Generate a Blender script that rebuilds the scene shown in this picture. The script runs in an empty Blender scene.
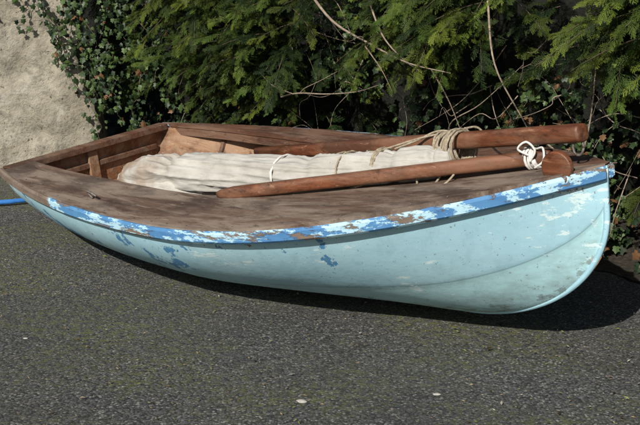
import bpy, math, numpy as np, random
from mathutils import Matrix, Vector, noise as mn
rng=np.random.default_rng(7); random.seed(7)
D=dict(H=1.391,pitch=13.084,L=3.198,wt=0.490,wm=0.729,tm=0.467,zb=0.636,zm=0.429,zt=0.447,al=0.771,be=0.734,R=0.700,zr=0.479,p=2.225)
L=D['L']
M=np.array([[0.69306,0.71109,-0.11843],[-0.71966,0.69206,-0.05614],[0.04204,0.12414,0.99137]])
T=np.array([-1.2044,5.8745,-0.0414])
def W(p): return (np.asarray(p)@M.T)+T
MB=Matrix([[*M[0],T[0]],[*M[1],T[1]],[*M[2],T[2]],[0,0,0,1]])
def zs(x):
    t=x/L;tm=D['tm']
    return D['zm']+(D['zb']-D['zm'])*((t-tm)/(1-tm))**2 if t>tm else D['zm']+(D['zt']-D['zm'])*((tm-t)/tm)**2
def hb(x):
    t=x/L;tm=D['tm']
    return D['wm']*(1-min(1,(t-tm)/(1-tm))**D['p'])+.008 if t>tm else D['wm']-(D['wm']-D['wt'])*((tm-t)/tm)**2+.008
def zk(x):
    k=min(1,max(0,(x-(L-D['R']))/D['R'])); return D['zr']*(1-math.sqrt(1-k*k*.9999))+.07*max(0,(.45-x/L)/.45)**2
def sec(x,q):
    w=min(1,max(0,(x/L-.5)/.5))
    yy=math.sin(q*math.pi/2)**D['al'];zz=(1-math.cos(q*math.pi/2))**D['be']
    return hb(x)*(yy*(1-w)+q**.8*w), zk(x)+(zs(x)-zk(x))*(zz*(1-w)+q*w)
# ---------- node helpers
class G:
    def __init__(s,name):
        s.m=bpy.data.materials.new(name);s.m.use_nodes=True;s.nt=s.m.node_tree;s.b=s.nt.nodes['Principled BSDF'];s.l=s.nt.links.new
        s.tc=s.n('ShaderNodeTexCoord')
    def n(s,t,**k):
        n=s.nt.nodes.new(t)
        for a,v in k.items():
            if a in n.inputs: n.inputs[a].default_value=v
            else: setattr(n,a,v)
        return n
    def mp(s,st=(1,1,1),src='Object'):
        mp=s.n('ShaderNodeMapping');mp.inputs['Scale'].default_value=st;s.l(s.tc.outputs[src],mp.inputs[0]);return mp.outputs[0]
    def nz(s,sc,st=(1,1,1),det=6,ro=.6,src='Object',dist=0):
        n=s.n('ShaderNodeTexNoise',Scale=sc,Detail=det,Roughness=ro,Distortion=dist);s.l(s.mp(st,src),n.inputs[0]);return n.outputs[0]
    def ramp(s,f,a,b,ca=(0,0,0),cb=(1,1,1)):
        r=s.n('ShaderNodeValToRGB');e=r.color_ramp.elements;e[0].position=a;e[1].position=b;e[0].color=(*ca,1);e[1].color=(*cb,1);s.l(f,r.inputs[0]);return r.outputs[0]
    def mr(s,f,a,b,c=0,d=1):
        r=s.n('ShaderNodeMapRange');s.l(f,r.inputs[0])
        for i,x in enumerate((a,b,c,d)): r.inputs[i+1].default_value=x
        return r.outputs[0]
    def mix(s,f,A,B,mode='MIX'):
        x=s.n('ShaderNodeMix');x.data_type='RGBA';x.blend_type=mode
        for k,v in ((0,f),(6,A),(7,B)):
            if isinstance(v,tuple): x.inputs[k].default_value=(*v,1)
            elif isinstance(v,(int,float)): x.inputs[k].default_value=v
            else: s.l(v,x.inputs[k])
        return x.outputs[2]
    def ma(s,op,a,b=0):
        x=s.n('ShaderNodeMath',operation=op)
        for i,v in enumerate((a,b)):
            if isinstance(v,(int,float)): x.inputs[i].default_value=v
            else: s.l(v,x.inputs[i])
        return x.outputs[0]
    def bump(s,h,st,d,prev=None,inv=False):
        x=s.n('ShaderNodeBump',Strength=st,Distance=d);x.invert=inv;s.l(h,x.inputs['Height'])
        if prev is not None: s.l(prev,x.inputs['Normal'])
        return x.outputs[0]
    def xyz(s,src='Object'):
        x=s.n('ShaderNodeSeparateXYZ');s.l(s.tc.outputs[src],x.inputs[0]);return x.outputs
    def out(s,c,rough=.7,nrm=None):
        s.l(c,s.b.inputs['Base Color'])
        if isinstance(rough,float): s.b.inputs['Roughness'].default_value=rough
        else: s.l(rough,s.b.inputs['Roughness'])
        if nrm is not None: s.l(nrm,s.b.inputs['Normal'])
        return s.m
def simple(name,c1,c2,scale=20,rough=.7,bump=.3,st=(1,1,1),bd=.005):
    g=G(name);n=g.nz(scale,st,6);return g.out(g.ramp(n,.32,.68,c1,c2),float(rough),g.bump(n,bump,bd))
def wood(name,dark,lite,grey,rough,wear=.5,sx=1.0,stain=.65):
    g=G(name)
    fine=g.nz(34,(.05*sx,1,1),8,.75);med=g.nz(7,(.25*sx,1.3,1.3),9,.7,dist=.6);big=g.nz(2.4,(1,1.5,1.5),8,.65)
    c=g.mix(g.ramp(fine,.38,.62),dark,lite)
    c=g.mix(g.ma('MULTIPLY',g.ramp(med,.44,.56),wear),c,grey)
    c=g.mix(g.ma('MULTIPLY',g.ramp(big,.48,.59),stain),c,tuple(.45*q for q in dark))
    c=g.mix(g.ma('MULTIPLY',g.ramp(g.nz(20,(.5,1,1),8,.8),.57,.64),.7),c,tuple(.35*q for q in dark))
    c=g.mix(g.ma('MULTIPLY',g.ramp(g.nz(70,(.12,1,1),5,.7),.60,.66),.6),c,tuple(min(1,1.3*q) for q in grey))
    return g.out(c,g.mr(med,.3,.7,rough-.1,rough+.2),g.bump(med,.3,.004,g.bump(fine,.6,.0025)))
def mesh(name,v,f,m=None,smooth=True,parent=None,uv=None,local=False):
    me=bpy.data.meshes.new(name);me.from_pydata([tuple(map(float,p)) for p in v],[],f);me.update()
    if smooth: me.polygons.foreach_set('use_smooth',[True]*len(me.polygons))
    if m: me.materials.append(m)
    if uv is not None:
        ul=me.uv_layers.new(name='UVMap');li=np.zeros(len(me.loops),int);me.loops.foreach_get('vertex_index',li)
        ul.data.foreach_set('uv',np.asarray(uv,float)[li].ravel())
    o=bpy.data.objects.new(name,me);bpy.context.collection.objects.link(o)
    if parent: o.parent=parent
    if local: o.matrix_world=MB
    return o
def fast(name,V,F,col,m,parent=None):
    V=np.asarray(V,np.float32);F=np.asarray(F,np.int32);k=F.shape[1]
    me=bpy.data.meshes.new(name);me.vertices.add(len(V));me.vertices.foreach_set('co',V.ravel())
    me.loops.add(F.size);me.loops.foreach_set('vertex_index',F.ravel())
    me.polygons.add(len(F));me.polygons.foreach_set('loop_start',np.arange(0,F.size,k,dtype=np.int32));me.update(calc_edges=True)
    a=me.color_attributes.new('col','FLOAT_COLOR','POINT');c4=np.ones((len(V),4),np.float32);c4[:,:3]=col;a.data.foreach_set('color',c4.ravel())
    me.materials.append(m);o=bpy.data.objects.new(name,me);bpy.context.collection.objects.link(o)
    if parent:o.parent=parent
    return o
def grid(nu,nv,flip=False):
    f=[]
    for i in range(nu-1):
        for j in range(nv-1):
            q=(i*nv+j,i*nv+j+1,(i+1)*nv+j+1,(i+1)*nv+j);f.append(q[::-1] if flip else q)
    return f
def empty(name,mw=None):
    o=bpy.data.objects.new(name,None);bpy.context.collection.objects.link(o)
    if mw: o.matrix_world=mw
    return o
# ---------- world/camera/sun
sc=bpy.context.scene
w=bpy.data.worlds.new('World');sc.world=w;w.use_nodes=True
EL=math.radians(34)
sd=Vector((-.42,-.9,0)).normalized()*math.cos(EL)+Vector((0,0,math.sin(EL)))
sky=w.node_tree.nodes.new('ShaderNodeTexSky');sky.sky_type='NISHITA';sky.sun_disc=False;sky.sun_elevation=EL
sky.sun_rotation=math.atan2(sd.x,sd.y)
bg=w.node_tree.nodes['Background'];bg.inputs[1].default_value=.055
w.node_tree.links.new(sky.outputs[0],bg.inputs[0])
sl=bpy.data.lights.new('sun','SUN');sl.energy=5.0;sl.angle=math.radians(.5);sl.color=(1,.96,.88)
so=bpy.data.objects.new('sun',sl);sc.collection.objects.link(so);so.rotation_euler=sd.to_track_quat('Z','Y').to_euler()
cam=bpy.data.cameras.new('camera');co=bpy.data.objects.new('camera',cam);sc.collection.objects.link(co)
co.location=(0,0,D['H']);co.rotation_euler=(math.radians(90-D['pitch']),0,0);cam.lens=61.85;cam.sensor_width=36;cam.clip_end=500
sc.camera=co
sc.view_settings.view_transform='Standard'

# ---------- materials
wood_deck=wood('weathered_deck_wood',(.072,.042,.029),(.17,.105,.072),(.265,.21,.165),.82,.8)
wood_side=wood('dark_side_wood',(.07,.028,.015),(.16,.07,.036),(.22,.145,.10),.7,.5)
wood_in=wood('old_varnished_ply',(.15,.058,.024),(.29,.13,.056),(.38,.26,.17),.65,.65)
wood_spar=wood('varnished_spar_wood',(.08,.026,.012),(.20,.066,.028),(.27,.145,.088),.45,.5)
ropem=simple('hemp_rope',(.20,.16,.11),(.44,.37,.27),90,.9,.6)
white_rope=simple('white_rope',(.55,.53,.49),(.8,.79,.76),80,.9,.5)
metal=simple('rusty_metal',(.05,.04,.035),(.2,.17,.15),60,.45,.3)
def canvas_mat():
    g=G('old_canvas');a=g.nz(5,(1,2,2),8);b=g.nz(24,(.5,2,2),8)
    c=g.mix(g.ramp(a,.35,.65),(.38,.36,.325),(.53,.51,.47))
    x=g.xyz()
    st=g.ma('MULTIPLY',g.mr(x[0],1.2,.72),g.ramp(g.nz(7,det=6),.40,.56))
    c=g.mix(g.ma('MULTIPLY',st,.85),c,(.25,.155,.09))
    c=g.mix(g.ma('MULTIPLY',g.ramp(b,.56,.72),.45),c,(.25,.23,.20))
    return g.out(c,.9,g.bump(g.nz(4.5,(.35,2.6,2.6),4,.55,dist=.6),.55,.025,g.bump(b,.4,.004)))
canvas=canvas_mat()
def hull_mat():
    g=G('pale_blue_peeling_paint');u=g.xyz('UV');o=g.xyz()
    c=g.mix(g.ramp(g.nz(2.5,det=8),.3,.7),(.34,.595,.71),(.46,.70,.79))
    c=g.mix(g.mr(u[1],.43,.425),c,(.45,.72,.78))
    runs=g.ramp(g.nz(8,(2.2,2.2,.35),8,.7),.5,.75)
    c=g.mix(g.ma('MULTIPLY',runs,.45),c,(.24,.39,.45))
    gr=g.ma('MULTIPLY',g.ramp(g.nz(6,(1,1,2.5),9,.7),.42,.68),g.mr(u[1],.60,.10))
    c=g.mix(g.ma('MULTIPLY',gr,.7),c,(.20,.25,.22))
    seam=g.ma('MULTIPLY',g.mr(g.ma('ABSOLUTE',g.ma('SUBTRACT',u[1],.428)),.010,.002),.55)
    c=g.mix(seam,c,(.16,.27,.30))
    sc3=g.ramp(g.ma('MULTIPLY',g.nz(15,(.5,1,2),12,.75),g.nz(2.6,det=3)),.342,.348);c=g.mix(sc3,c,(.66,.82,.84))
    chip=g.ramp(g.ma('MULTIPLY',g.nz(10,det=12,ro=.68),g.nz(1.9,det=2)),.338,.344)
    c=g.mix(chip,c,(.08,.25,.46))
    sc2=g.ramp(g.nz(13,(.3,1,3),12,.75),.65,.67);c=g.mix(g.ma('MULTIPLY',sc2,.8),c,(.62,.82,.86))
    m1=g.ma('ADD',g.nz(16,det=11,ro=.7),g.ma('ADD',g.mr(o[0],2.95,3.2,-.12,.06),g.mr(u[1],.6,.98,-.14,.05)))
    pk=g.ramp(m1,.53,.545);c=g.mix(pk,c,g.mix(g.nz(40),(.14,.09,.06),(.30,.22,.17)))
    ft=g.ramp(g.ma('ADD',g.nz(22,(.6,1,1),9,.7),g.mr(u[1],.34,.1,-.16,.06)),.58,.61)
    c=g.mix(g.ma('MULTIPLY',ft,.6),c,(.16,.17,.15))
    sp=g.ramp(g.nz(75,det=4),.66,.69);c=g.mix(g.ma('MULTIPLY',sp,.8),c,(.16,.20,.19))
    b1=g.bump(g.nz(3,det=5),.35,.014);b2=g.bump(g.nz(14,det=8),.3,.003,b1);b3=g.bump(chip,.6,.002,b2,True)
    return g.out(c,g.mr(g.nz(9),.3,.7,.55,.78),b3)
def rail_mat():
    g=G('flaking_blue_rail_paint')
    c=g.mix(g.ramp(g.nz(5,(1,1,2)),.3,.7),(.045,.155,.37),(.10,.28,.50))
    c=g.mix(g.ramp(g.nz(5,(.7,2,3),13,.74),.505,.515),c,(.42,.64,.75))
    wd=g.mix(g.nz(30,(.2,1,1)),(.10,.065,.045),(.27,.21,.17))
    f2=g.ramp(g.nz(7,(.6,2,4),13,.78),.55,.56);c=g.mix(f2,c,wd)
    x=g.xyz()
    ad=g.ma('ADD',g.ma('MULTIPLY',g.nz(6,det=8),.5),x[0])
    st=g.mr(ad,1.04,1.0);c=g.mix(st,c,wd)
    return g.out(c,.7,g.bump(g.nz(14,(1,2,2)),.5,.004,g.bump(f2,.8,.002,None,True)))
HM=hull_mat();RM=rail_mat()

# ---------- boat
boat=empty('wooden_dinghy',MB)
xs=np.concatenate([np.linspace(0,L-.7,46,endpoint=False),L-.7+.7*np.sin(np.linspace(0,1,34)*math.pi/2)])
qs=np.linspace(0,1,33)
for side in(-1,1):
    v=[];uv=[]
    for x in xs:
        for q in qs:
            y,z=sec(x,q);y+=.004*(q>.425)
            wv=.006*mn.noise(Vector((x*2,side*3+q*1.5,0)))
            v.append((x,side*(y+wv*(q>.1)),z));uv.append((x,q))
    mesh('hull_side',v,grid(len(xs),len(qs),side>0),HM,parent=boat,uv=uv)
    v=[]
    for x in xs:
        if x>L-.05: continue
        for q in qs:
            y,z=sec(x,q);v.append((x+.015,side*max(y-.014,.001),min(z+.012,zs(x)-.012)))
    mesh('inner_planking',v,grid(len(v)//len(qs),len(qs),side<0),wood_in,parent=boat)
def transom(x,ins,m,name,flip,top):
    ring=[]
    for q in np.linspace(0,1,20): y,z=sec(0,q);ring.append((x,-(max(y-ins,0)),z+ins if q<.5 else min(z,zs(0)-top)))
    ring2=[(a,-b,c) for a,b,c in ring[::-1][:-1]]
    v=[(x,0,.3)]+ring+ring2;n=len(v)-1
    f=[(0,1+i,1+(i+1)%n) for i in range(n)]
    if flip:f=[q[::-1] for q in f]
    mesh(name,v,f,m,False,boat,uv=[(0,.6)]*len(v))
transom(0,0,HM,'transom',False,0);transom(.025,.014,wood_in,'transom_inner',True,.014)
def box(name,x0,x1,y0,y1,z0,z1,m,parent=boat,bev=.004):
    v=[(x,y,z) for x in(x0,x1) for y in(y0,y1) for z in(z0,z1)]
    o=mesh(name,v,[(0,1,3,2),(4,6,7,5),(0,4,5,1),(2,3,7,6),(0,2,6,4),(1,5,7,3)],m,False,parent)
    if bev: bm=o.modifiers.new('b','BEVEL');bm.width=bev;bm.segments=2
    return o
def inner(x,side):
    w0=.385 if side<0 else .54
    x0=1.35 if side<0 else 1.5
    if x<x0: return w0*(1-.08*max(0,(.5-x)/.5))
    k=min(1,(x-x0)/(2.21-x0)); return w0*(1-k**1.9)**.9 if k<1 else 0
dx=np.concatenate([np.linspace(.07,1.3,26,endpoint=False),np.linspace(1.3,2.21,46),np.linspace(2.24,L+.005,30)])
def dz(x,y): 
    b=hb(min(x,L))+.006
    return zs(min(x,L))+.012+.03*(1-(y/.73)**2)*min(1,max(0,(x-1.2)/1))*(b/.73)
screws=[]
for side in(-1,1):
    nj=10;v=[]
    for x in dx:
        i=inner(x,side);b=hb(min(x,L))+.006
        for th in(0,-.016):
            for j in range(nj):
                y=i+(b-i)*j/(nj-1)
                v.append((x,side*y,dz(x,y)+th+.002*mn.noise(Vector((x*5,y*9,side)))))
    f=[];n=2*nj
    for i in range(len(dx)-1):
        for j in range(nj-1):
            q=(i*n+j,i*n+j+1,(i+1)*n+j+1,(i+1)*n+j);f.append(q if side<0 else q[::-1]);
            q=(i*n+nj+j,i*n+nj+j+1,(i+1)*n+nj+j+1,(i+1)*n+nj+j);f.append(q[::-1] if side<0 else q)
        for j in(0,nj-1):
            f.append((i*n+j,(i+1)*n+j,(i+1)*n+nj+j,i*n+nj+j))
    mesh('deck',v,f,wood_deck if side<0 else wood_side,False,boat)
    for x in np.arange(.15,3.05,.11):
        y=hb(x)-.022;screws.append((x+random.uniform(-.01,.01),side*y,dz(x,y)+.001))
    v=[];ex=[x for x in dx if x<2.2]
    for x in ex:
        i=inner(x,side)+.006
        for (a,zz) in((0,-.004),(0,-.05),(.02,-.05),(.02,-.004)): v.append((x,side*(i+a),zs(x)+zz))
    mesh('carlin',v,[(i*4+j,i*4+(j+1)%4,(i+1)*4+(j+1)%4,(i+1)*4+j) for i in range(len(ex)-1) for j in range(4)],wood_side,False,boat)
    v=[];prof=[(0,.006),(.014,.009),(.021,-.002),(.021,-.032),(.012,-.041),(0,-.041)]
    rx=np.concatenate([np.linspace(0,L-.3,120,endpoint=False),L-.3+.3*np.sin(np.linspace(0,1,20)*math.pi/2)])
    for x in rx:
        dxx=.01;db=(hb(min(x+dxx,L))-hb(max(x-dxx,0)))/(min(x+dxx,L)-max(x-dxx,0));nl=math.hypot(1,db)
        r=.003*mn.noise(Vector((x*9,side,0)))+.002*mn.noise(Vector((x*30,side,0)))
        for a,zz in prof:
            a2=a+(r if a>0 else 0);v.append((x-db/nl*a2,side*(hb(x)+.003+a2/nl),zs(x)+zz+.7*r))
    n=len(prof);f=[(i*n+j,i*n+(j+1)%n,(i+1)*n+(j+1)%n,(i+1)*n+j) for i in range(len(rx)-1) for j in range(n)]
    f+=[tuple(range(n)),tuple(range((len(rx)-1)*n,len(rx)*n))]
    mesh('rub_rail',v,f,RM,False,boat)
v=[];f=[]
for x,y,z in screws:
    b0=len(v)
    for r,h_ in((.0042,0),(.0036,.0012)):
        for i in range(8): v.append((x+r*math.cos(i*math.pi/4),y+r*math.sin(i*math.pi/4),z+h_))
    f+=[(b0+i,b0+(i+1)%8,b0+8+(i+1)%8,b0+8+i) for i in range(8)]+[tuple(b0+8+i for i in range(8))]
mesh('deck_screws',v,f,metal,False,boat)
box('stern_rail',-.012,.068,-.497,.497,zs(0)-.022,zs(0)+.012,wood_side)
box('transom_frame',.027,.05,-.03,.03,.1,zs(0)-.024,wood_in)
box('transom_cleat',.027,.045,-.42,.42,.33,.36,wood_side)
box('stern_bench',.03,.32,-.33,.33,.21,.23,wood_in)
box('thwart',1.25,1.48,-.58,.58,.27,.29,wood_in)
for i in range(4): box('floor_board',.4,2.1,-.21+.105*i,-.115+.105*i,.095,.107,wood_in)
for x in(.45,.8,1.15,1.6,1.95):
    for side in(-1,1):
        v=[]
        for q in np.linspace(.3,1,14):
            y,z=sec(x,q);z=min(z+.012,zs(x)-.02)
            for a in(-.012,.012):
                for bq in(.013,.03): v.append((x+a,side*(y-bq),z+(bq-.013)*.3))
        f=[]
        for i in range(13):
            for a,bq in((0,1),(1,3),(3,2),(2,0)): f.append((i*4+a,i*4+bq,i*4+4+bq,i*4+4+a))
        mesh('rib',v,f,wood_side,False,boat)
pts=[(x,zk(x)) for x in np.concatenate([np.linspace(.05,L-.7,20,endpoint=False),L-.7+.7*np.sin(np.linspace(0,1,40)*math.pi/2)])]+[(L,z) for z in np.linspace(.5,zs(L)+.004,5)]
v=[]
for i,(x,z) in enumerate(pts):
    a=pts[max(i-1,0)];b_=pts[min(i+1,len(pts)-1)];tx,tz=b_[0]-a[0],b_[1]-a[1];q=math.hypot(tx,tz);nx,nz_=tz/q,-tx/q
    for yy,d in((-.012,-.012),(-.006,.004),(.006,.004),(.012,-.012)): v.append((x+nx*d,yy,z+nz_*d))
mesh('stem_and_keel',v,[(i*4+j,i*4+(j+1)%4,i*4+4+(j+1)%4,i*4+4+j) for i in range(len(pts)-1) for j in range(4)]+[(0,1,2,3),tuple((len(pts)-1)*4+k for k in range(4))],HM,True,boat,uv=[(0,.6)]*len(v))

# ---------- tubes
def cr(P,n):
    P=[np.array(p,float) for p in P];P=[2*P[0]-P[1]]+P+[2*P[-1]-P[-2]];o=[]
    for i in range(1,len(P)-2):
        for k in range(n):
            t=k/n;a,b,c,d=P[i-1:i+3];o.append(.5*((2*b)+(c-a)*t+(2*a-5*b+4*c-d)*t*t+(3*b-a-3*c+d)*t**3))
    return o+[P[-2]]
def tube(name,pts,rad,m,seg=12,parent=None,smooth=True,local=False,shape=None):
    pts=[np.array(p,float) for p in pts];n=len(pts)
    if not hasattr(rad,'__len__'): rad=[rad]*n
    if len(rad)!=n: rad=np.interp(np.linspace(0,1,n),np.linspace(0,1,len(rad)),rad)
    v=[];up=np.array([0,0,1.])
    for i,p in enumerate(pts):
        t=pts[min(i+1,n-1)]-pts[max(i-1,0)];t/=np.linalg.norm(t)+1e-9
        a=np.cross(t,up)
        if np.linalg.norm(a)<.1: a=np.cross(t,[1,0,.2])
        a/=np.linalg.norm(a);b=np.cross(a,t);up=b
        for j in range(seg):
            th=2*math.pi*j/seg
            k=shape(i/(n-1),th) if shape else 1
            v.append(p+rad[i]*k*(math.cos(th)*a+math.sin(th)*b))
    f=[(i*seg+j,i*seg+(j+1)%seg,(i+1)*seg+(j+1)%seg,(i+1)*seg+j) for i in range(n-1) for j in range(seg)]
    f+=[tuple(range(seg))[::-1],tuple(range((n-1)*seg,n*seg))]
    return mesh(name,v,f,m,smooth,parent,local=local)
def lerp(a,b,n): return [np.array(a)+(np.array(b)-np.array(a))*i/(n-1) for i in range(n)]
def rsq(e=.13):
    return lambda t,th: 1+e*(abs(math.sin(2*th))**2)+.025*mn.noise(Vector((t*12,math.cos(th)*2,math.sin(th)*2)))
tube('mast',[(1.25,.15,.48)]+lerp((1.581,.122,.522),(3.10,.007,.74),24)+[(3.110,.0065,.7413),(3.113,.006,.742),(3.1135,.006,.742)],[.024]+[.028]*2+[.031]*22+[.030,.024,.008],wood_spar,28,local=True,shape=rsq())
tube('boom',[(1.60,-.376,.462)]+lerp((1.62,-.375,.465),(2.95,.036,.639),24)+[(2.960,.039,.64),(2.963,.04,.6405),(2.9635,.04,.6405)],[.014,.02]+[.026]*23+[.024,.019,.005],wood_spar,28,local=True,shape=rsq())
# sail
sp=cr([(.70,-.22,.385),(.80,-.21,.405),(.97,-.18,.425),(1.34,-.165,.463),(1.81,-.160,.503),(2.14,-.095,.538),(2.42,-.04,.578),(2.56,-.01,.60)],44)
def sshape(t,th):
    tw=th+t*2.2
    n=mn.noise(Vector((t*6,math.cos(th)*1.3,math.sin(th)*1.3)))
    n2=mn.noise(Vector((t*8+3,math.cos(tw)*2.2,math.sin(tw)*2.2)))
    n3=mn.noise(Vector((t*4+9,math.cos(tw)*4.0,math.sin(tw)*4.0)))
    n4=mn.noise(Vector((t*30,math.cos(tw)*4,math.sin(tw)*4)))
    rid=1-abs(mn.noise(Vector((t*4+20,math.cos(tw)*2.6,math.sin(tw)*2.6))))*2
    rid2=1-abs(mn.noise(Vector((t*14+40,math.cos(th)*3,math.sin(th)*3))))*2.5
    tie=-.17*sum(math.exp(-((t-c)/.012)**2)*(1+.6*n2) for c in(.33,.62,.80,.93))
    return 1+.11*n+.09*n2+.08*n3+.02*n4+.11*max(0,rid)**3+.035*max(0,rid2)**3+tie
sail=empty('rolled_sail',MB)
tube('sail_roll',sp,[.06,.084,.098,.098,.091,.084,.078,.073,.068,.060,.045],canvas,120,parent=sail,shape=sshape)
v=[];nu,nv=80,60
for i in range(nu):
    for j in range(nv):
        a=i/(nu-1);b=j/(nv-1)
        x=.62+.66*a+.03*mn.noise(Vector((b*5,a*3,1)));y=-.345+.30*b+.02*math.sin(a*9)+.07*a
        z=.325+.095*math.sin(b*math.pi)**.6*(1-.2*a)+.055*a-.05*(1-a)**3+.03*mn.noise(Vector((x*5,y*12,0)))+.014*mn.noise(Vector((x*12+y*14,y*26,4)))-.03*max(0,a-.85)/.15
        v.append((x,y,z))
o=mesh('sail_loose_end',v,grid(nu,nv,True),canvas,True,sail);sm=o.modifiers.new('s','SOLIDIFY');sm.thickness=.004
# ---------- ropes
def coil(name,c,ax,r,turns,wd,rr,m,parent=None,ry=1.0,jit=.1):
    ax=np.array(ax,float);ax/=np.linalg.norm(ax);a=np.cross(ax,[0,0,1]);a/=np.linalg.norm(a);b=np.cross(a,ax)
    P=[];n=int(turns*14);sd_=random.random()*9
    for i in range(n+1):
        th=2*math.pi*turns*i/n;k=r*(1+jit*mn.noise(Vector((i*.21,3,sd_))))
        P.append(np.array(c)+ax*(wd*(i/n-.5)+.3*wd*mn.noise(Vector((i*.12,7,sd_))))+a*math.cos(th)*k+b*math.sin(th)*k*ry)
    return tube(name,P,rr,m,7,parent)
rp=empty('lashing_rope',MB)
sax=(1.53,-.1,.24)
coil('lashing',(2.55,.035,.638),sax,.066,11,.09,.0045,ropem,rp,.92,.10)
coil('lashing',(2.53,.035,.638),sax,.068,7,.10,.0045,ropem,rp,.92,.16)
coil('sail_tie',(2.27,-.065,.557),sax,.076,3,.03,.004,ropem,rp,1,.12)
coil('sail_tie',(2.10,-.10,.533),sax,.082,1.5,.06,.0035,ropem,rp,1,.12)
coil('sail_tie',(1.80,-.160,.502),sax,.090,2,.012,.0035,white_rope,rp)
for P in ([(2.53,.08,.68),(2.45,.05,.69),(2.38,0,.66),(2.30,-.04,.63)],
          [(2.53,-.04,.61),(2.55,-.08,.56),(2.53,-.11,.515),(2.56,-.12,.50)],
          [(2.48,-.03,.62),(2.45,-.09,.575),(2.47,-.12,.53)],
          [(2.28,-.12,.54),(2.22,-.17,.51),(2.10,-.19,.475),(2.02,-.17,.47)],
          [(2.50,.06,.69),(2.38,.0,.665),(2.28,-.04,.635),(2.2,-.07,.615),(2.15,-.04,.61)],
          [(2.60,-.03,.6),(2.62,-.08,.575),(2.60,-.13,.54),(2.55,-.155,.52),(2.50,-.14,.517)],
          [(2.55,.08,.70),(2.58,.13,.69),(2.64,.14,.61),(2.72,.16,.56)]):
    tube('rope_tail',cr(P,8),.0042,ropem,7,rp)
wr=empty('white_cord',MB)
coil('cord_wrap',(2.90,.025,.633),sax,.036,5,.045,.005,white_rope,wr,1,.2)
for P in ([(2.90,-.012,.65),(2.87,-.03,.675),(2.90,-.02,.70),(2.93,-.015,.67),(2.91,-.02,.63)],
          [(2.92,.01,.67),(2.96,-.01,.68),(2.98,-.04,.645),(2.95,-.05,.62)],
          [(1.80,-.245,.48),(1.83,-.27,.46),(1.80,-.29,.447),(1.74,-.28,.447)],[(1.80,-.245,.48),(1.77,-.26,.465),(1.72,-.27,.455)]):
    tube('cord_tail',cr(P,8),.004,white_rope,7,wr)
def plate(name,outline,cx,th,m,parent):
    n=len(outline);v=[(cx[0]+a,cx[1],cx[2]+b) for a,b in outline]+[(cx[0]+a,cx[1]+th,cx[2]+b) for a,b in outline]
    o=mesh(name,v,[tuple(range(n)),tuple(range(n,2*n))[::-1]]+[(i,i+n,(i+1)%n+n,(i+1)%n) for i in range(n)],m,False,parent)
    bm=o.modifiers.new('b','BEVEL');bm.width=.005;bm.segments=3;return o
fit=empty('boom_jaw',MB)
ol=[]
for i in range(32):
    th=2*math.pi*i/32;k=1+.32*math.cos(th-2.4);ol.append((.056*math.cos(th)*k,.056*math.sin(th)*k))
plate('cheek',ol,(3.085,-.105,.632),.024,wood_spar,fit)
tube('pin',[(3.108,-.117,.612),(3.108,-.07,.612)],.012,metal,12,fit)
mr_=empty('mast_ring',MB)
tube('ring',[(3.095+.020*math.cos(a),.0+.004*math.sin(a),.692+.026*math.sin(a)) for a in np.linspace(0,2*math.pi,20)],.0045,metal,8,mr_)
hk=empty('deck_hook',MB)
tube('hook',cr([(1.02,-.62,.445),(1.0,-.63,.475),(1.04,-.64,.48),(1.07,-.63,.462)],6),.005,metal,8,hk)

# ---------- ground
def ground_mat():
    g=G('worn_mossy_asphalt')
    vo=g.n('ShaderNodeTexVoronoi',Scale=120.);g.l(g.mp(),vo.inputs[0])
    cs=g.n('ShaderNodeSeparateColor');g.l(vo.outputs['Color'],cs.inputs[0])
    c=g.mix(g.ramp(cs.outputs[0],.1,1.),(.04,.041,.043),(.21,.21,.205))
    c=g.mix(g.ramp(cs.outputs[1],.89,.93),c,(.38,.37,.34))
    c=g.mix(g.ramp(vo.outputs['Distance'],.45,.85),c,(.018,.018,.017))
    c=g.mix(g.ma('MULTIPLY',g.ramp(g.nz(.9,det=8),.4,.65),.35),c,(.05,.05,.049))
    f=g.nz(30,det=9,ro=.8);x=g.xyz()
    mossmask=g.ma('ADD',g.nz(1.4,det=6,ro=.65),g.mr(x[0],1.2,-2.2,-.01,.09))
    mc=g.mix(g.nz(90,det=3),(.06,.075,.022),(.22,.23,.08))
    c=g.mix(g.ma('MULTIPLY',g.ma('MULTIPLY',g.ramp(f,.48,.56),g.ramp(mossmask,.46,.60)),.85),c,mc)
    dirt=g.ma('MULTIPLY',g.ramp(g.nz(55,det=9,ro=.85),.54,.60),g.ramp(g.nz(2.1,det=5),.36,.56))
    c=g.mix(g.ma('MULTIPLY',dirt,.7),c,(.19,.16,.115))
    b1=g.bump(vo.outputs['Distance'],1.,.006,None,True);b2=g.bump(g.nz(14,det=9,ro=.75),.9,.028,b1)
    return g.out(c,.9,b2)
v=[];gx=np.concatenate([[-40,-20,-8],np.linspace(-4,4,60),[8,20,40]]);gy=np.concatenate([[-20,-5],np.linspace(1,9,60),[15,30,60,150]])
for a in gx:
    for b in gy: v.append((a,b,.006*mn.noise(Vector((a*1.7,b*1.7,0))) -.004 if -4<=a<=4 and 1<=b<=9 else -.004))
mesh('asphalt_ground',v,grid(len(gx),len(gy),True),ground_mat())
E=np.array([.697,-.716,0]);Nn=np.array([-.716,-.697,0]);B0=np.array([1.94,4.48,0.])
def hp(k,n,z): return B0-k*E+n*Nn+np.array([0,0,z])
v=[];ks=np.linspace(-3.5,6.5,160);ns=np.linspace(-1.2,.36,34)
for k in ks:
    for n in ns:
        e=(.26+.10*mn.noise(Vector((k*1.5,0,3)))+.05*mn.noise(Vector((k*7,0,3))));nn=min(n,e)
        v.append(hp(k,nn,.003+.07*max(0,min(1,(e-nn)/.4))+.03*mn.noise(Vector((k*6,nn*6,0)))*min(1,(e-nn)/.1)))
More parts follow.
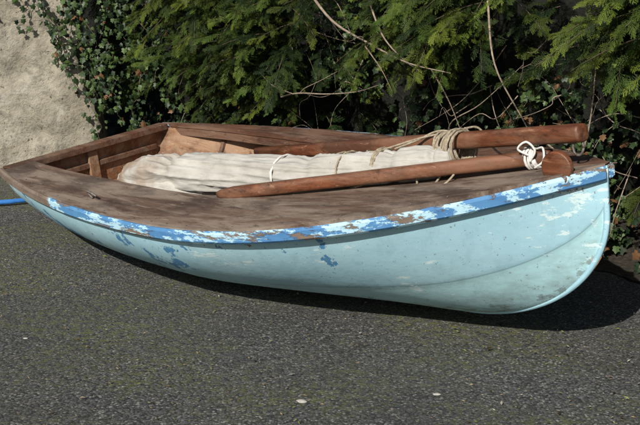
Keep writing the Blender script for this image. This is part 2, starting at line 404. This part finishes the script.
mesh('soil_bed',v,grid(len(ks),len(ns),False),simple('dark_leafy_soil',(.010,.008,.006),(.06,.045,.028),40,.95,1,bd=.02))

# ---------- foliage
def fol_mat(name,rough=.55,trans=.25,wax=.3):
    g=G(name);a=g.n('ShaderNodeAttribute');a.attribute_name='col'
    g.l(a.outputs['Color'],g.b.inputs['Base Color']);g.b.inputs['Roughness'].default_value=rough;g.b.inputs['Specular IOR Level'].default_value=wax
    if trans>0:
        t=g.n('ShaderNodeBsdfTranslucent');g.l(a.outputs['Color'],t.inputs[0]);ms=g.n('ShaderNodeMixShader');ms.inputs[0].default_value=trans
        g.l(g.b.outputs[0],ms.inputs[1]);g.l(t.outputs[0],ms.inputs[2]);g.l(ms.outputs[0],g.nt.nodes['Material Output'].inputs[0])
    return g.m
FM=fol_mat('conifer_needles',.6,.15,.2);IM=fol_mat('ivy_leaves',.5,0,.35)
def spray_template(seed):
    r_=random.Random(seed);q=[];tipf=[]
    def strip(a,b,w0,w1,z0,z1,f):
        a=np.array(a,float);b=np.array(b,float);d=(b-a)/np.linalg.norm(b-a);n=np.array([-d[1],d[0]])
        p=[a-n*w0,a+n*w0,b+n*w1,b-n*w1];q.append([(x[0],x[1],zz) for x,zz in zip(p,(z0,z0,z1,z1))]);tipf.append(f)
    bend=r_.uniform(-.12,.12)
    ax=lambda s:(s,bend*s*s,-.18*s*s)
    for s0,s1 in((0,.35),(.35,.7),(.7,1)):
        a,b=ax(s0),ax(s1);strip(a[:2],b[:2],.013,.010,a[2],b[2],s0)
    for i in range(8):
        for sg in(-1,1):
            s=.05+i*.115+(.05 if sg>0 else 0)+r_.uniform(-.02,.02);a=ax(s)
            ln=(.34*(1-s)**.7+.08)*r_.uniform(.7,1.25);an=math.radians(r_.uniform(26,44))*sg+bend
            b=(a[0]+ln*math.cos(an),a[1]+ln*math.sin(an));z1=a[2]-.3*ln*r_.uniform(.2,1.3)
            strip(a[:2],b,.014,.006,a[2],z1,s*.6+.3)
            for r in(.3,.58,.84):
                p=(a[0]+(b[0]-a[0])*r,a[1]+(b[1]-a[1])*r);zp=a[2]+(z1-a[2])*r;l2=.13*(1.1-r*.5)*(ln/.35)*r_.uniform(.7,1.3)
                for s2 in(-1,1):
                    a2=an+s2*math.radians(r_.uniform(22,42));strip(p,(p[0]+l2*math.cos(a2),p[1]+l2*math.sin(a2)),.011,.005,zp,zp-.04*r_.uniform(0,1.5),s*.5+.5)
    return np.array(q),np.array(tipf)
def inst(TT,O,X,Y,Z,S):
    V=O[:,None,None,:]+S[:,None,None,None]*(TT[None,:,:,0,None]*X[:,None,None,:]+TT[None,:,:,1,None]*Y[:,None,None,:]+TT[None,:,:,2,None]*Z[:,None,None,:])
    return V.reshape(-1,3)
def nrm(a): return a/np.linalg.norm(a,axis=-1,keepdims=True)
O=[];X=[];Z=[];S=[];C=[]
hedge=empty('conifer_hedge')
twv=[]
nb=0;tries=0
while nb<640 and tries<80000:
    tries+=1
    k=random.uniform(-1.0,5.2);z=random.uniform(.15,1.75)
    low=.62 if k>2.6 else (.86 if k<2.2 else .74)
    top=min(1,max(0,(z-low)/.18))
    dens=.20+.80*top if k>2.4 else .04+.96*top
    if k>3.95: dens*=.4
    cl=mn.noise(Vector((k*1.5,z*2.4,5)))+.5*mn.noise(Vector((k*4,z*5,8)))
    dens*=min(1,max(.04,.46+2.6*cl))
    if z>1.4: dens*=.5
    if random.random()>dens: continue
    nb+=1
    out=.0+.30*top*min(1,.4+z*.6)+.18*cl-.06*(1-top)
    o=hp(k,random.uniform(-.36,-.04)+out,z)
    sd_=random.gauss(.25,.85)
    d=nrm(Nn*random.uniform(.4,1)-E*sd_+np.array([0,0,random.uniform(-.6,.3)]))
    ln=random.uniform(.18,.44);up=nrm(np.array([0,0,1.])+Nn*random.uniform(.2,.9)+E*random.uniform(-.4,.4))
    side=nrm(np.cross(up,d));up=np.cross(d,side)
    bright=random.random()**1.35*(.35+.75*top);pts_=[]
    hue=random.random()
    for i in range(12):
        s=.08+.92*i/11;p=o+d*ln*s+np.array([0,0,-.10*s*s]);pts_.append(p)
        for sg in((-1,1) if i<11 else (0,)):
            if random.random()<.22: continue
            a=random.uniform(.3,.85)*sg
            x=nrm(d*math.cos(a)+side*math.sin(a)+up*random.uniform(-.4,.25)-np.array([0,0,.3*s]))
            O.append(p+rng.normal(0,.008,3));X.append(x);Z.append(nrm(up+rng.normal(0,.5,3)));S.append(random.uniform(.065,.125)*(1.15-.35*s))
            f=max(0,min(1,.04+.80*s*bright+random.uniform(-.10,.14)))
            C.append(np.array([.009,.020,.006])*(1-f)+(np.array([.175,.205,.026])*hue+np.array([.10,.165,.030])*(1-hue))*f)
    twv.append((pts_,.003))
O,X,Z,S,C=map(np.array,(O,X,Z,S,C));Y=nrm(np.cross(Z,X));Z=np.cross(X,Y)
Vs=[];Cs=[]
for t_ in range(8):
    ii=np.arange(len(O))%8==t_;TS,tf=spray_template(t_)
    Vs.append(inst(TS,O[ii],X[ii],Y[ii],Z[ii],S[ii]))
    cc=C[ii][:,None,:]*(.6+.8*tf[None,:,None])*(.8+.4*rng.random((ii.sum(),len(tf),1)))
    Cs.append(np.repeat(cc.reshape(-1,3),4,0))
V=np.concatenate(Vs);nq=len(V)//4
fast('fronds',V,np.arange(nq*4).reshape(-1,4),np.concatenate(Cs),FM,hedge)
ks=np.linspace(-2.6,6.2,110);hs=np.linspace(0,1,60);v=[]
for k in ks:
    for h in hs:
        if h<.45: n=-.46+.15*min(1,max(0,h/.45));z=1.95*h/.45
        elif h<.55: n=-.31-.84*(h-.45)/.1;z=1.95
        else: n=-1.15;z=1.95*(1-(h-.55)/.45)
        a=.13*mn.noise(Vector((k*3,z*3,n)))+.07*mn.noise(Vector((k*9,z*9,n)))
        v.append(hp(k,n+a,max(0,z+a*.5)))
mesh('inner_thicket',v,grid(len(ks),len(hs),True),simple('thicket_painted_shade',(.003,.004,.002),(.012,.012,.007),26,1.,1,bd=.05),True,hedge)  # near-black colour paints the hedge's inner shade, so gaps between fronds stay dark
bark=simple('twig_bark',(.05,.035,.025),(.16,.12,.085),60,.85,.4)
deadw=simple('dead_twig',(.16,.12,.09),(.36,.29,.22),50,.85,.4)
def multi(name,lst,m,parent,seg=5):
    V=[];F=[]
    for pts,r in lst:
        n=len(pts);up=np.array([.1,.2,1.])
        for i,p in enumerate(pts):
            t=pts[min(i+1,n-1)]-pts[max(i-1,0)];t=t/(np.linalg.norm(t)+1e-9);a=np.cross(t,up);a/=np.linalg.norm(a)+1e-9;b=np.cross(a,t)
            rr=r*(1-.75*i/(n-1));base=len(V)
            for j in range(seg):
                th=2*math.pi*j/seg;V.append(p+rr*(math.cos(th)*a+math.sin(th)*b))
            if i<n-1:
                for j in range(seg): F.append((base+j,base+(j+1)%seg,base+seg+(j+1)%seg,base+seg+j))
    return mesh(name,V,F,m,True,parent)
multi('twigs',twv,bark,hedge,4)
bare=[]
def bt(P,r,ex=0): bare.append((cr([hp(a,b+ex,c)+rng.normal(0,.008,3) for a,b,c in P],6),r))
bt([(2.85,.25,.60),(2.6,.33,.655),(2.35,.38,.665),(2.1,.40,.71),(1.95,.40,.75)],.0055)
bt([(2.6,.33,.655),(2.5,.38,.70),(2.35,.42,.735),(2.22,.42,.80)],.0035)
bt([(2.65,.32,.64),(2.8,.36,.68),(2.9,.36,.76)],.003)
bt([(2.5,.4,1.25),(2.2,.48,1.06),(1.95,.50,.96),(1.7,.46,.90),(1.45,.42,.84)],.0085)
bt([(2.05,.4,1.25),(1.85,.48,1.02),(1.75,.46,.90),(1.62,.42,.84)],.006)
bt([(1.62,.38,.86),(1.52,.34,.70),(1.47,.26,.52)],.005)
bt([(1.95,.50,.96),(1.86,.48,.86),(1.84,.42,.74)],.004)
bt([(1.75,.05,.38),(1.6,.25,.58),(1.4,.28,.70),(1.15,.28,.92)],.005)
bt([(1.35,.3,1.2),(1.2,.42,.92),(1.08,.34,.66),(1.02,.2,.40)],.006)
bt([(1.05,.3,.60),(.88,.32,.53),(.75,.32,.50),(.62,.3,.52)],.006)
bt([(.95,.05,.05),(.88,.2,.35),(.8,.25,.7),(.8,.25,1.2)],.008)
bt([(.88,.31,.53),(.8,.34,.45),(.78,.3,.36)],.004)
for _ in range(90):
    k=random.uniform(.2,4.4);z=random.uniform(.3,1.1);P=[np.array([k,random.uniform(-.25,.08),z])]
    dd=np.array([random.uniform(-.13,.13),.05,random.uniform(-.12,.10)])
    for i in range(4): P.append(P[-1]+dd+rng.normal(0,.025,3))
    bt(P,random.uniform(.0016,.0035))
multi('bare_branches',bare,deadw,hedge,6)
# ---------- ivy
def leaf_template():
    pr=[(0,0),(-.12,.22),(.05,.50),(.28,.34),(.52,.50),(.66,.22),(1,0)];q=[]
    for sg in(1,-1):
        P=[(x,sg*y,-.22*y-.15*x*x) for x,y in pr]
        mid=[(0,0,0),(.3,0,0.02),(.6,0,-.03),(1,0,-.15)]
        for a in((mid[0],P[1],P[2],mid[1]),(P[2],P[3],mid[2],mid[1]),(P[3],P[4],P[5],mid[2]),(mid[2],P[5],(.85,sg*.1,-.13),mid[3])): q.append(a if sg>0 else a[::-1])
    return np.array(q)
TL=leaf_template()
def ivy(name,P,Nrm,size,parent=None,dark=0.0,flat=.45,brown=.03):
    n=len(P);P=np.array(P);Z=nrm(np.array(Nrm)+rng.normal(0,flat,(n,3)));down=np.array([0,0,-1.])+rng.normal(0,.6,(n,3))
    X=nrm(down-Z*(down*Z).sum(1,keepdims=True));Y=np.cross(Z,X)
    S=size*(.45+.85*rng.random(n));f=rng.random((n,1))**1.6*(1-dark)
    C=np.array([.012,.026,.010])*(1-f)+np.array([.075,.12,.035])*f
    br=rng.random(n)<brown;C[br]=(.13,.065,.028)
    V=inst(TL,P,X,Y,Z,S);nq=len(V)//4
    return fast(name,V,np.arange(nq*4).reshape(-1,4),np.repeat(C,len(TL)*4,0),IM,parent)
def wall_mat():
    g=G('lichened_rubble_render')
    a=g.nz(2.2,det=9,ro=.65);b=g.nz(14,det=9,ro=.7)
    c=g.mix(g.ramp(a,.35,.65),(.35,.31,.235),(.50,.455,.365))
    c=g.mix(g.ma('MULTIPLY',g.ramp(b,.48,.64),.75),c,(.21,.19,.155))
    c=g.mix(g.ma('MULTIPLY',g.ramp(g.nz(1.4,(1,1,2.),9,.7),.50,.66),.7),c,(.25,.195,.125))
    c=g.mix(g.ramp(g.nz(40,det=6),.60,.68),c,(.09,.08,.06))
    c=g.mix(g.ma('MULTIPLY',g.ramp(g.nz(5,det=9,ro=.7),.58,.66),.8),c,(.54,.51,.44))
    return g.out(c,.92,g.bump(b,1.,.035,g.bump(a,.6,.05)))
wv=[];R0=np.array([-1.40,7.22]);R1=np.array([-7,6.75])
wd=(R1-R0)/np.linalg.norm(R1-R0);wn=np.array([wd[1],-wd[0]]);wn=-wn if wn[1]>0 else wn
def wallp(s,z,n=0): return np.array([R0[0]+wd[0]*s+wn[0]*n,R0[1]+wd[1]*s+wn[1]*n,z])
loop=[(0,z) for z in np.linspace(0,1.75,60)]+[(-.06,1.8),(-.2,1.83),(-.36,1.8)]+[(-.42,z) for z in np.linspace(1.75,0,12)]
ss=np.concatenate([[0.0,0.0],np.linspace(.0,2.4,110),np.linspace(2.5,5.6,20)])
for i,s_ in enumerate(ss):
    for n_,z in loop:
        nn=-.2 if i==0 else n_
        a=.045*mn.noise(Vector((s_*2.3,z*2.3,n_)))+.035*mn.noise(Vector((s_*6,z*7,n_)))+.014*mn.noise(Vector((s_*22,z*22,n_)))
        p=wallp(s_+.20*z*(1 if s_<2 else 0)+a,z,nn+a);wv.append(p)
mesh('stone_wall',wv,grid(len(ss),len(loop),True),wall_mat())
ivyo=empty('ivy_plant')
P=[];Nr=[];vines=[]
wN=np.array([wn[0],wn[1],.15])
def strand(s0,z0,s1,z1,n,sp,off=.06):
    path=[];sh=random.random()*20
    for i in range(n):
        t=i/(n-1);path.append(wallp(s0+(s1-s0)*t+.06*mn.noise(Vector((t*4,sh,z0))),z0+(z1-z0)*t+.05*mn.noise(Vector((t*5,sh,z0+5))),off))
    vines.append((path,.004))
    for p in path:
        for _ in range(sp): P.append(p+rng.normal(0,.020,3)+np.array([0,-.015,0]));Nr.append(wN)
strand(.46,1.55,.30,.75,45,2);strand(.40,1.5,.18,.80,40,2);strand(.30,1.3,.06,.50,45,2);strand(.34,1.0,.12,.42,30,1);strand(.22,1.1,.02,.6,30,2);strand(.12,.9,-.02,.4,30,2)
strand(.26,.75,.0,.62,18,1);strand(.42,1.2,.52,.92,14,1)
strand(.92,1.75,.78,1.0,34,2);strand(.98,1.6,.84,.92,30,2);strand(.8,1.2,.72,.98,14,1);strand(.98,1.22,.56,1.2,22,1);strand(.6,1.7,.5,1.1,20,1)
for _ in range(18):
    s0=random.uniform(-.30,.15);z0=random.uniform(.7,1.8);strand(s0,z0,s0+random.uniform(-.2,.12),z0-random.uniform(.3,.7),22,2)
for _ in range(560):
    s_=random.gauss(-.32,.13);z=random.uniform(.2,1.75);
    if mn.noise(Vector((s_*4,z*3,0)))<-.10: continue
    P.append(wallp(s_,z,random.uniform(-.1,.1)));Nr.append(wN+np.array([.2,0,.1]))
ivy('wall_leaves',P,Nr,.036,ivyo)
multi('vine_stems',vines,bark,ivyo,4)
P=[];Nr=[]
for _ in range(1900):
    k=random.uniform(-.6,1.15);z=abs(random.gauss(.12,.28));
    if z>.8 or mn.noise(Vector((k*4,z*4,9)))<-.2: continue
    P.append(hp(k,random.uniform(-.05,.22)-.1*z,z+.03));Nr.append(Nn+np.array([0,0,.6]))
for _ in range(2600):
    k=random.uniform(2.2,4.8);z=random.uniform(.25,1.2);
    if mn.noise(Vector((k*2.5,z*3,0)))<-.02: continue
    P.append(hp(k,random.uniform(-.2,.12),z));Nr.append(Nn+np.array([0,0,.6]))
for _ in range(900):
    k=random.uniform(.9,2.4);z=random.uniform(.05,.85)
    if mn.noise(Vector((k*3,z*3,4)))<0: continue
    P.append(hp(k,random.uniform(-.3,.05),z));Nr.append(Nn+np.array([0,0,.6]))
ivy('hedge_leaves',P,Nr,.040,ivyo,.2,.5,.06)
# ---------- litter
n=26000
xy=np.stack([rng.uniform(-3.4,3.2,n),2.2+5.*rng.random(n)**1.1],1)
keep=[]
for i,(x,y) in enumerate(xy):
    keep.append(mn.noise(Vector((x*1.3,y*1.3,2)))+.45*mn.noise(Vector((x*5,y*5,2)))>rng.uniform(-.5,.45))
xy=xy[np.array(keep)];n=len(xy)
a=rng.uniform(0,6.28,n);S=rng.lognormal(math.log(.0040),.42,n)
X=np.stack([np.cos(a),np.sin(a),rng.normal(0,.25,n)],1);X=nrm(X);Z=nrm(np.stack([rng.normal(0,.35,n),rng.normal(0,.35,n),np.ones(n)],1));Y=nrm(np.cross(Z,X));Z=np.cross(X,Y)
tp=np.array([[(-1,0,0),(-.2,.45,.15),(1,.05,.1),(.1,-.4,.12)],[(-1,0,0),(.1,-.4,.12),(1,.05,.1),(.2,0,.5)],[(-1,0,0),(.2,0,.5),(1,.05,.1),(-.2,.45,.15)]],float)
V=inst(tp,np.c_[xy,np.full(n,.004)],X,Y,Z,S)
pal=np.array([(.17,.12,.065),(.26,.20,.12),(.05,.035,.02),(.15,.16,.045),(.20,.21,.08),(.36,.33,.27),(.16,.16,.15)])
C=pal[rng.choice(7,n,p=[.18,.17,.16,.17,.10,.09,.13])]
fast('leaf_litter',V,np.arange(n*12).reshape(-1,4),np.repeat(C,12,0),fol_mat('litter',.9,0,.1))
pm=simple('pale_pebble',(.3,.28,.25),(.5,.48,.43),50,.8,.4)
for i,(x,y,r) in enumerate([(-.06,3.3,.013),(.38,3.36,.009),(-.21,2.49,.008),(.40,2.48,.015),(-1.1,3.9,.007)]):
    bpy.ops.mesh.primitive_ico_sphere_add(subdivisions=3,radius=r,location=(x,y,r*.2));o=bpy.context.object;o.name='pebble';o.scale=(1.3,.8,.4)
    for q in o.data.vertices: q.co*=1+.5*mn.noise(q.co*70+Vector((i*3,0,0)))
    o.data.materials.append(pm)
hm=simple('blue_hose',(.03,.15,.45),(.05,.22,.6),20,.4,.1)
tube('garden_hose',cr([(-3.6,6.05,.02),(-2.6,6.22,.02),(-2.0,6.14,.02),(-1.7,6.22,.02),(-1.4,6.5,.02)],10),.014,hm,12)
